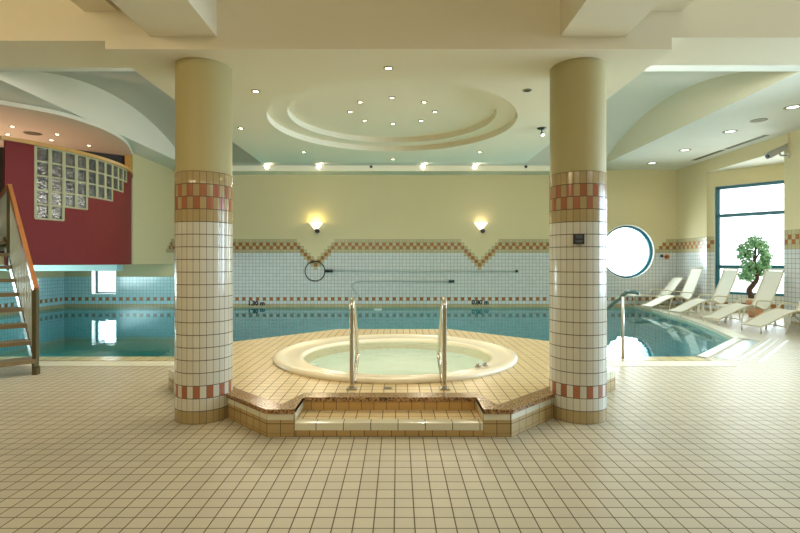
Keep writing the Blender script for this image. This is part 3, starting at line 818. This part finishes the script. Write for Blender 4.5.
# pool handrail right of the column
ph = athing('pool_handrail', 'steel pool handrail with sloping grip behind the right column', 'handrail', (3.78,8.1,0))
b = MB(); b.tube([(3.70,8.1,.012),(3.70,8.1,1.03)], .026, brushed, 12); b.build('post', ph)
b = MB(); b.tube(smooth_path([(3.96,8.1,1.08),(3.88,8.1,1.10),(3.80,8.11,1.105),(3.74,8.13,1.07),(3.5,8.25,.81),(3.2,8.4,.48),(3.02,8.48,.25),(2.98,8.52,-.6)], 4), .03, mat('dark_steel', (.10, .17, .18, 1), .25, .8), 12); b.build('grip', ph)

# ---------------------------------------------------------------- downlights
def downlight(x, y, z, r, label, group, lit=True, power=0, col=WARM, glow=None, cone=2.2):
    o = thing('ceiling_downlight', label, 'light', (x,y,z), 0, group)
    b = MB(); b.lathe([(r*1.5,0),(r*1.45,-.008),(r*1.0,-.010),(r*.95,-.002)], (0,0), ring, seg=24); b.build('trim_ring', o)
    b = MB(); b.lathe([(r*.98,-.004 if lit else -.012),(0,-.004 if lit else -.012)], (0,0), (glow or emitw) if lit else (black if r < .1 else ring), seg=24); b.build('lens', o)
    if power:
        l = bpy.data.lights.new('downlight_beam', 'SPOT'); l.energy = power; l.color = col; l.spot_size = cone; l.spot_blend = .6; l.shadow_soft_size = .05
        lo = bpy.data.objects.new('downlight_beam', l); C.objects.link(lo); lo.location = (x,y,z-.03)
    return o
zd2 = ZD+.18
nm8 = ['far', 'far right', 'right', 'near right', 'near', 'near left', 'left', 'far left']
for k in range(8):
    t = PI/2-k*PI/4
    downlight(CX+.62*math.cos(t), CY+.62*math.sin(t)*1.0, zd2, .030, 'small lit spotlight in the ceiling dome, %s one of the ring of eight' % nm8[k], 'ring of spotlights in the ceiling dome', power=24)
for x, y, lit, lb in ((-.10,5.12,1,'lit spotlight in the flat ceiling in front of the dome, nearest the front beam'), (-1.68,5.81,1,'lit spotlight right beside the left column head'),
                      (1.52,5.78,0,'unlit spotlight in the flat ceiling near the right column'), (-2.37,7.42,1,'lit spotlight left of the dome, by the left ceiling edge'),
                      (-1.73,9.03,1,'lit spotlight behind the dome on its left'), (1.50,9.03,1,'lit spotlight behind the dome on its right'), (-.10,9.65,1,'lit spotlight behind the dome, midmost at the back edge')):
    downlight(x, y, ZD, .034, lb, 'spotlights in the flat ceiling round the dome', lit=bool(lit), power=40 if lit else 0)
# tilted spot
hs = athing('swivel_spotlight', 'small swivelling spotlight hanging below the ceiling left of the right column', 'light', (2.17,7.42,ZD))
b = MB(); b.lathe([(.07,ZD),(.065,ZD-.015),(0,ZD-.018)], (2.17,7.42), black, seg=20); b.build('ceiling_plate', hs)
b = MB(); b.tube([(2.17,7.42,ZD-.01),(2.17,7.42,ZD-.08)], .01, black, 8); b.tube([(2.165,7.43,ZD-.07),(2.175,7.40,ZD-.11)], [.016,.03], black, 14); b.build('lamp_head', hs)
b = MB(); b.tube([(2.175,7.40,ZD-.108),(2.177,7.394,ZD-.12)], [.028,.022], emitc, 14); b.build('lens', hs)
# spots on the bulkhead above the back wall
hot = [(-4.58,1),(-2.77,1),(-.94,0),(.87,1),(2.69,1),(4.47,0)]
ordn = ['first', 'second', 'third', 'fourth', 'fifth', 'sixth']
for k, (x, lit) in enumerate(hot):
    o = thing('wall_spotlight', ('very bright' if lit else 'unlit dark')+' round spotlight high above the back wall, %s from the left' % ordn[k], 'light', (x,17.2,4.93), 0, 'row of spotlights on the ledge above the back wall')
    b = MB(); b.tube([(0,0,0),(0,-.02,-.004)], .075 if lit else .05, ring if lit else black, 20); b.build('housing', o)
    b = MB(); b.tube([(0,-.018,-.004),(0,-.026,-.006)], .068 if lit else .03, emith if lit else black, 20); b.build('lens', o)
    if lit:
        l = bpy.data.lights.new('spot_beam', 'SPOT'); l.energy = 160; l.color = WARM; l.spot_size = 2.4; l.spot_blend = .8; l.shadow_soft_size = .07
        lo = bpy.data.objects.new('spot_beam', l); C.objects.link(lo); lo.location = (x,17.15,4.9); lo.rotation_euler = (Vector((x*.6,9,0))-Vector((x,17.15,4.9))).to_track_quat('-Z','Y').to_euler()
# hall right ceiling
for k, (x, y, r, lit) in enumerate(((8.59,10.7,.115,1),(8.58,11.7,.12,0),(8.57,12.7,.115,1),(8.63,14.8,.115,1),(8.65,16.75,.115,1))):
    lb = ['large round downlight nearest the camera over the loungers', 'unlit dark round fixture between the downlights over the loungers', 'large round downlight over the middle loungers, second from the camera',
          'large round downlight over the loungers, second from the back wall', 'large round downlight over the loungers, nearest the back wall'][k]
    downlight(x, y, ZC, r, lb, 'round downlights over the loungers', lit=bool(lit), glow=emitc, power=18 if lit else 0, col=NEUT)
for k, (y0, y1) in enumerate(((13.05,14.68),(14.78,16.3))):
    b = MB(); b.box((9.70,y0,ZC-.006),(9.86,y1,ZC-.001), ring); b.box((9.73,y0+.03,ZC-.009),(9.83,y1-.03,ZC-.006), black)
    tag(b.build('slot_vent'), 'narrow slot vent in the ceiling along the right wall, '+('nearer the camera' if k == 0 else 'nearer the back wall'), 'vent', 'slot vents along the right wall')
# balcony downlights
bl = [(-9.31,11.87,'near the camera on the left'),(-10.0,12.6,'left of the oval vent'),(-8.73,12.6,'right of the oval vent'),(-9.3,13.2,'behind the oval vent'),(-8.67,13.8,'above the glass blocks, farthest right'),(-10.6,13.1,'at the picture edge'),(-10.5,13.65,'at the picture edge, farther back')]
for x, y, lb in bl:
    downlight(x, y, 4.87, .045, 'small warm spotlight over the balcony, '+lb, 'spotlights in the balcony ceiling', power=12)
b = MB(); b.lathe([(.0,4.862),(.19,4.862),(.2,4.868)], (-9.28,12.5), mat('dull_vent', srgb(110, 92, 66), .6), seg=32)
tag(b.build('ceiling_vent'), 'dull brown round vent in the balcony ceiling among the spotlights', 'vent')

# ---------------------------------------------------------------- sconces
shade_m = {}
for k, (x, pw, col, lb) in enumerate(((-3.0, 10, (1, .80, .28), 'left wall lamp with a strong yellow glow above the left tile notch'), (3.03, 2.5, (1, .84, .55), 'right wall lamp with a faint glow above the right tile notch'))):
    o = athing('wall_lamp', lb, 'wall lamp', (x,YB,2.8), 'uplight wall lamps on the back wall')
    sm = mat('lamp_shade_%s' % ('yellow', 'white')[k], (1, 1, 1, 1), .5, emit=(1, .93, .68, 1) if k == 0 else (1, .93, .78, 1), es=1.15)
    b = MB(); b.lathe([(.05,2.78),(.09,2.82),(.25,3.03),(.235,3.03),(.08,2.83),(.0,2.80)], (x,YB-.01), sm, seg=24, a0=PI, a1=2*PI); b.build('lamp_shade', o)
    b = MB()
    b.tube([(x+.06,YB,2.73),(x+.06,YB-.14,2.73)], .075, black, 20); b.tube([(x-.02,YB-.08,2.76),(x+.06,YB-.1,2.73)], .04, black, 12); b.build('wall_mount', o)
    l = bpy.data.lights.new('sconce_light', 'POINT'); l.energy = pw; l.color = col; l.shadow_soft_size = .05
    lo = bpy.data.objects.new('sconce_light', l); C.objects.link(lo); lo.location = (x,YB-.2,3.08)

# ---------------------------------------------------------------- poles and hoop on the back wall
hp = athing('rescue_hoop', 'black rescue hoop on a long grey pole hung across the back wall', 'rescue pole', (-3.0,YB,1.27))
b = MB(); cz = 1.27
b.tube([(-3.02+.36*math.cos(2*PI*k/48), YB-.09, cz+.36*math.sin(2*PI*k/48)) for k in range(49)], .017, black, 8, caps=False); b.build('hoop', hp)
b = MB(); b.tube([(-2.66,YB-.09,cz+.01),(-2.38,YB-.09,cz+.01)], .055, black, 12); b.build('socket', hp)
b = MB(); b.tube([(-2.38,YB-.09,cz+.01),(4.3,YB-.09,1.265)], .015, greyp, 8); b.build('pole', hp)
b = MB(); b.tube([(4.28,YB-.09,1.265),(4.36,YB-.09,1.265)], .04, black, 8); b.build('end_cap', hp)
for x in (-2.0, .1, 2.9):
    b = MB(); b.tube([(x,YB-.002,1.36),(x,YB-.09,1.30),(x,YB-.12,1.24)], .012, greyp, 6); b.build('hook', hp)
h2 = athing('pool_pole', 'shorter grey pole with bent end and dark tip below the rescue hoop pole', 'pole', (0,YB,.9))
b = MB(); b.tube(smooth_path([(-1.35,YB-.07,.30),(-1.52,YB-.07,.5),(-1.66,YB-.07,.68),(-1.55,YB-.07,.86),(-1.3,YB-.07,.915),(-.9,YB-.07,.92),(1.85,YB-.07,.90)], 4), .019, greyp, 8); b.build('pole', h2)
b = MB(); b.tube([(1.85,YB-.07,.90),(2.05,YB-.07,.90)], .045, mat('dark_green_plastic', srgb(20, 60, 50), .5), 8); b.build('tip', h2)
for x in (-1.05, 1.0):
    b = MB(); b.tube([(x,YB-.002,.99),(x,YB-.07,.95),(x,YB-.1,.88)], .012, greyp, 6); b.build('hook', h2)
# fixtures by the round window
b = MB(); x = (661.5-398)/492*18; b.box((x-.045,YB-.04,1.77),(x+.045,YB,1.87), mat('dark_green_box', srgb(25, 55, 50), .5))
tag(b.build('push_button'), 'small dark green square button beside the round window', 'button')
x = (666.5-398)/492*18; o = athing('alarm_button', 'orange and dark round wall button right of the green one', 'button', (x,YB,1.8))
b = MB(); b.tube([(x,YB,1.79),(x,YB-.04,1.79)], .085, mat('amber_plastic', srgb(190, 110, 30), .4), 20); b.build('housing', o)
b = MB(); b.tube([(x-.04,YB-.038,1.79),(x-.04,YB-.05,1.79)], .035, black, 12); b.build('dark_button', o)
b = MB(); b.tube([(x+.035,YB-.038,1.79),(x+.035,YB-.05,1.79)], .035, mat('red_plastic', srgb(150, 40, 20), .4), 12); b.build('red_button', o)
# skimmer / pool light
b = MB(); x = (378-398)/492*17; b.box((x-.13,17.0,-.055),(x+.13,17.12,-.02), white)
tag(b.build('float'), 'small white float lying on the pool water near the back wall', 'float')
# depth markings
for txt, px, z, lb in (('1,30 m', 256.3, .085, 'black depth marking 1,30 m on the left of the back wall'), ('0,80 m', 480.2, .12, 'black depth marking 0,80 m on the right of the back wall')):
    cu = bpy.data.curves.new('depth_marking', 'FONT'); cu.body = txt; cu.size = .225; cu.align_x = 'CENTER'; cu.align_y = 'CENTER'; cu.extrude = .004; cu.offset = .011
    o = bpy.data.objects.new('depth_marking', cu); C.objects.link(o); o.location = ((px-398)/492*18, YB-.006, z); o.rotation_euler = (PI/2,0,0)
    cu.materials.append(black)
    bpy.context.view_layer.update(); me = bpy.data.meshes.new_from_object(o); C.objects.unlink(o); mw = o.matrix_world.copy()
    bpy.data.objects.remove(o); o = bpy.data.objects.new('depth_marking', me); C.objects.link(o); o.matrix_world = mw
    tag(o, lb, 'depth marking', 'pool depth markings')

# ---------------------------------------------------------------- wall camera
wc = athing('wall_camera', 'grey box security camera on a bracket above the bay window', 'camera', (XR,12.9,4.4))
b = MB(); c0 = Vector((9.66,12.85,4.36)); c1 = Vector((10.10,12.85,4.60)); b.bar(c0, c1, .14, .13, mat('camera_grey', srgb(170, 168, 158), .4)); b.build('housing', wc)
b = MB(); d = (c0-c1).normalized(); b.tube([c0, c0+d*.03], .055, black, 14); b.build('lens', wc)
b = MB(); b.bar(c0+Vector((-.03,0,.08)), c1+Vector((.05,0,.09)), .18, .015, MATS['camera_grey']); b.build('sun_shield', wc)
b = MB(); b.tube([(9.95,12.85,4.45),(10.0,12.85,4.38),(10.19,12.85,4.38)], .025, MATS['camera_grey'], 10); b.tube([(10.15,12.85,4.38),(XR,12.85,4.38)], .07, lframe, 14); b.build('bracket', wc)
b = MB(); b.box((10.15,12.80,4.45),(XR-.001,12.88,4.96), paint); b.build('cable_duct', wc)

# ---------------------------------------------------------------- loungers
W = .60
def make_lounger(prof, flat=False):
    sm_ = smooth_path([(x,0,z) for x, z in prof], 3); ns = len(sm_)-1; zf = prof[0][1]; xh, zh = prof[-1]
    L0 = thing('sun_lounger', '', 'sun lounger', (0,0,0), 0, 'cream sun loungers on the deck')
    for y in (-W/2, W/2):
        b = MB(); b.tube([(p.x,y,p.z) for p in sm_], .019, lframe, 8); b.build('side_rail', L0)
    def strip(s0, s1, nm):
        b = MB(); pts = sm_[s0:s1+1]
        for k in range(len(pts)-1):
            p, q = pts[k], pts[k+1]
            for dz in (0, -.008):
                b.face([(p.x,-W/2,p.z+dz),(p.x,W/2,p.z+dz),(q.x,W/2,q.z+dz),(q.x,-W/2,q.z+dz)], sling, smooth=True)
        b.build(nm, L0)
    strip(1, 12, 'footrest_sling'); strip(12, 24, 'seat_sling'); strip(24, ns-1, 'back_sling')
    b = MB(); b.tube([(0,-W/2,zf),(0,W/2,zf)], .019, lframe, 8); b.build('foot_bar', L0)
    b = MB(); b.tube([(xh,-W/2,zh),(xh,W/2,zh)], .019, lframe, 8); b.build('head_bar', L0)
    for y in (-W/2-.01, W/2+.01):
        if flat:
            b = MB(); b.tube(smooth_path([(.02,y,zf-.01),(.05,y,.2),(.16,y,.03),(.32,y,.0)], 3), .015, lframe, 8); b.build('leg', L0)
        else:
            b = MB(); b.tube([(0,y,.16),(.015,y,0)], .015, lframe, 8); b.build('leg', L0)
        b = MB(); b.tube(smooth_path([(.70,y,.46),(.62,y,.25),(.58,y,.0)] if not flat else [(.62,y,.40),(.60,y,.2),(.58,y,0)], 3), .016, lframe, 8); b.build('leg', L0)
        b = MB(); b.tube(smooth_path([(1.16,y,.38),(1.38,y,.22),(1.46,y,.0)], 3), .016, lframe, 8); b.build('leg', L0)
        yy = y+(.03 if y > 0 else -.03)
        b = MB(); b.tube(smooth_path([(.90,yy,.44),(.93,yy,.56),(1.0,yy,.62),(1.16,yy,.62),(1.36,yy,.60)], 4), .018, lframe, 8); b.build('armrest', L0)
    b = MB(); b.tube([(.6,-W/2,.14),(.6,W/2,.14)], .012, lframe, 8); b.build('stretcher', L0)
    b = MB(); b.tube([(1.43,-W/2,.12),(1.43,W/2,.12)], .012, lframe, 8); b.build('stretcher', L0)
    return L0
L0 = make_lounger([(0,.15),(.14,.20),(.34,.30),(.60,.43),(.82,.50),(.96,.485),(1.10,.42),(1.20,.40),(1.29,.47),(1.37,.64),(1.47,.88),(1.57,1.12),(1.62,1.27),(1.66,1.40)])
LF = make_lounger([(0,.42),(.14,.43),(.34,.44),(.56,.43),(.76,.41),(.92,.39),(1.06,.38),(1.16,.40),(1.26,.47),(1.38,.60),(1.50,.75),(1.60,.88),(1.68,.98),(1.74,1.05)], True)
LF.location = (8.12,17.3,0); LF['label'] = 'flatter cream sun lounger at the far corner, closest to the back wall'
places = [(8.15,16.15,.0,'cream sun lounger second from the back wall, beneath the wall corner'),
          (8.12,14.45,.0,'cream sun lounger in front of the left part of the bay window'),
          (8.10,12.75,.0,'cream sun lounger in front of the potted tree'),
          (8.10,11.30,.0,'cream sun lounger nearest the camera, cut by the right picture edge')]
for k, (x, y, a, lb) in enumerate(places):
    o = L0 if k == 0 else dup(L0, (x,y,0), a)
    o.location = (x,y,0); o['label'] = lb
# side tables
tbm = white
t0 = thing('side_table', '', 'side table', (0,0,0), 0, 'low white side tables between the loungers')
b = MB(); b.box((-.22,-.22,.38),(.22,.22,.41), tbm); b.build('table_top', t0)
for sx_ in (-1, 1):
    for sy_ in (-1, 1):
        b = MB(); b.bar((sx_*.19,sy_*.19,.0),(sx_*.17,sy_*.17,.38), .06, .03, tbm); b.build('leg', t0)
for k, (x, y, lb) in enumerate(((9.45,15.35,'low white side table between the second and third lounger from the back wall'), (9.15,13.62,'low white side table in front of the bay window, left of the potted tree'), (9.55,12.05,'low white side table beside the lounger nearest the camera'))):
    o = t0 if k == 0 else dup(t0, (x,y,0)); o.location = (x,y,0); o['label'] = lb

# ---------------------------------------------------------------- potted tree
px_, py_ = 10.38, 14.3
tr = thing('potted_tree', 'bushy little potted tree with a twisted trunk in front of the bay window', 'plant', (px_,py_,0))
b = MB(); b.lathe([(0,0),(.15,0),(.18,.12),(.21,.42),(.23,.44),(.23,.50),(.20,.50),(.19,.44),(0,.44)], (0,0), terra, seg=32); b.build('pot', tr)
trunk = smooth_path([(-.10,0,.42),(-.12,0,.62),(-.16,.02,.78),(-.05,0,.95),(.04,-.02,1.12),(.03,.02,1.35),(-.02,0,1.6),(0,0,1.85),(.02,0,2.05)], 4)
b = MB(); b.tube(trunk, [.085-.06*i/len(trunk) for i in range(len(trunk))], barkm, 10)
br = [((.04,-.02,1.1),(.2,.05,1.3),(.3,.1,1.45)), ((.0,0,1.3),(-.16,-.05,1.42),(-.26,-.1,1.48)), ((-.02,0,1.6),(.15,.1,1.8),(.3,.12,1.95)), ((-.02,0,1.55),(-.2,.05,1.75),(-.33,.0,1.95)), ((-.02,0,.95),(-.16,.0,1.08),(-.28,.05,1.15))]
for q in br: b.tube(smooth_path(q, 4), .022, barkm, 8)
b.build('trunk', tr)
blobs = [(0,0,2.2,.22),(.14,.05,2.15,.18),(-.18,0,2.12,.18),(-.38,0,1.98,.15),(-.27,.1,1.8,.17),(.32,.1,2.0,.2),(.42,.1,1.8,.16),(.2,-.1,1.75,.16),(-.1,.1,1.85,.14),
         (-.3,-.1,1.5,.18),(-.12,.0,1.5,.16),(.12,0,1.5,.18),(.32,.1,1.5,.2),(-.22,0,1.3,.17),(-.33,.05,1.2,.14),(-.16,0,1.15,.13),(.22,0,1.33,.16),(.36,.1,1.62,.14),(.0,.05,1.35,.14)]
b = MB()
for (x, y, z, r) in blobs:
    for k in range(110):
        v = Vector((random.gauss(0,1), random.gauss(0,1), random.gauss(0,1))).normalized()*r*random.uniform(.45, 1.05)
        c = Vector((x,y,z))+v; n = (v.normalized()+Vector((random.gauss(0,.5), random.gauss(0,.5), random.gauss(0,.5)+.4))).normalized()
        u = n.orthogonal().normalized(); u = (Matrix.Rotation(random.uniform(0,6.28), 3, n) @ u); w_ = n.cross(u); L_ = random.uniform(.04,.07)
        b.face([c-u*L_, c-w_*L_*.5+n*.004, c+u*L_, c+w_*L_*.5+n*.004], leafm)
b.build('foliage', tr, merge=False)
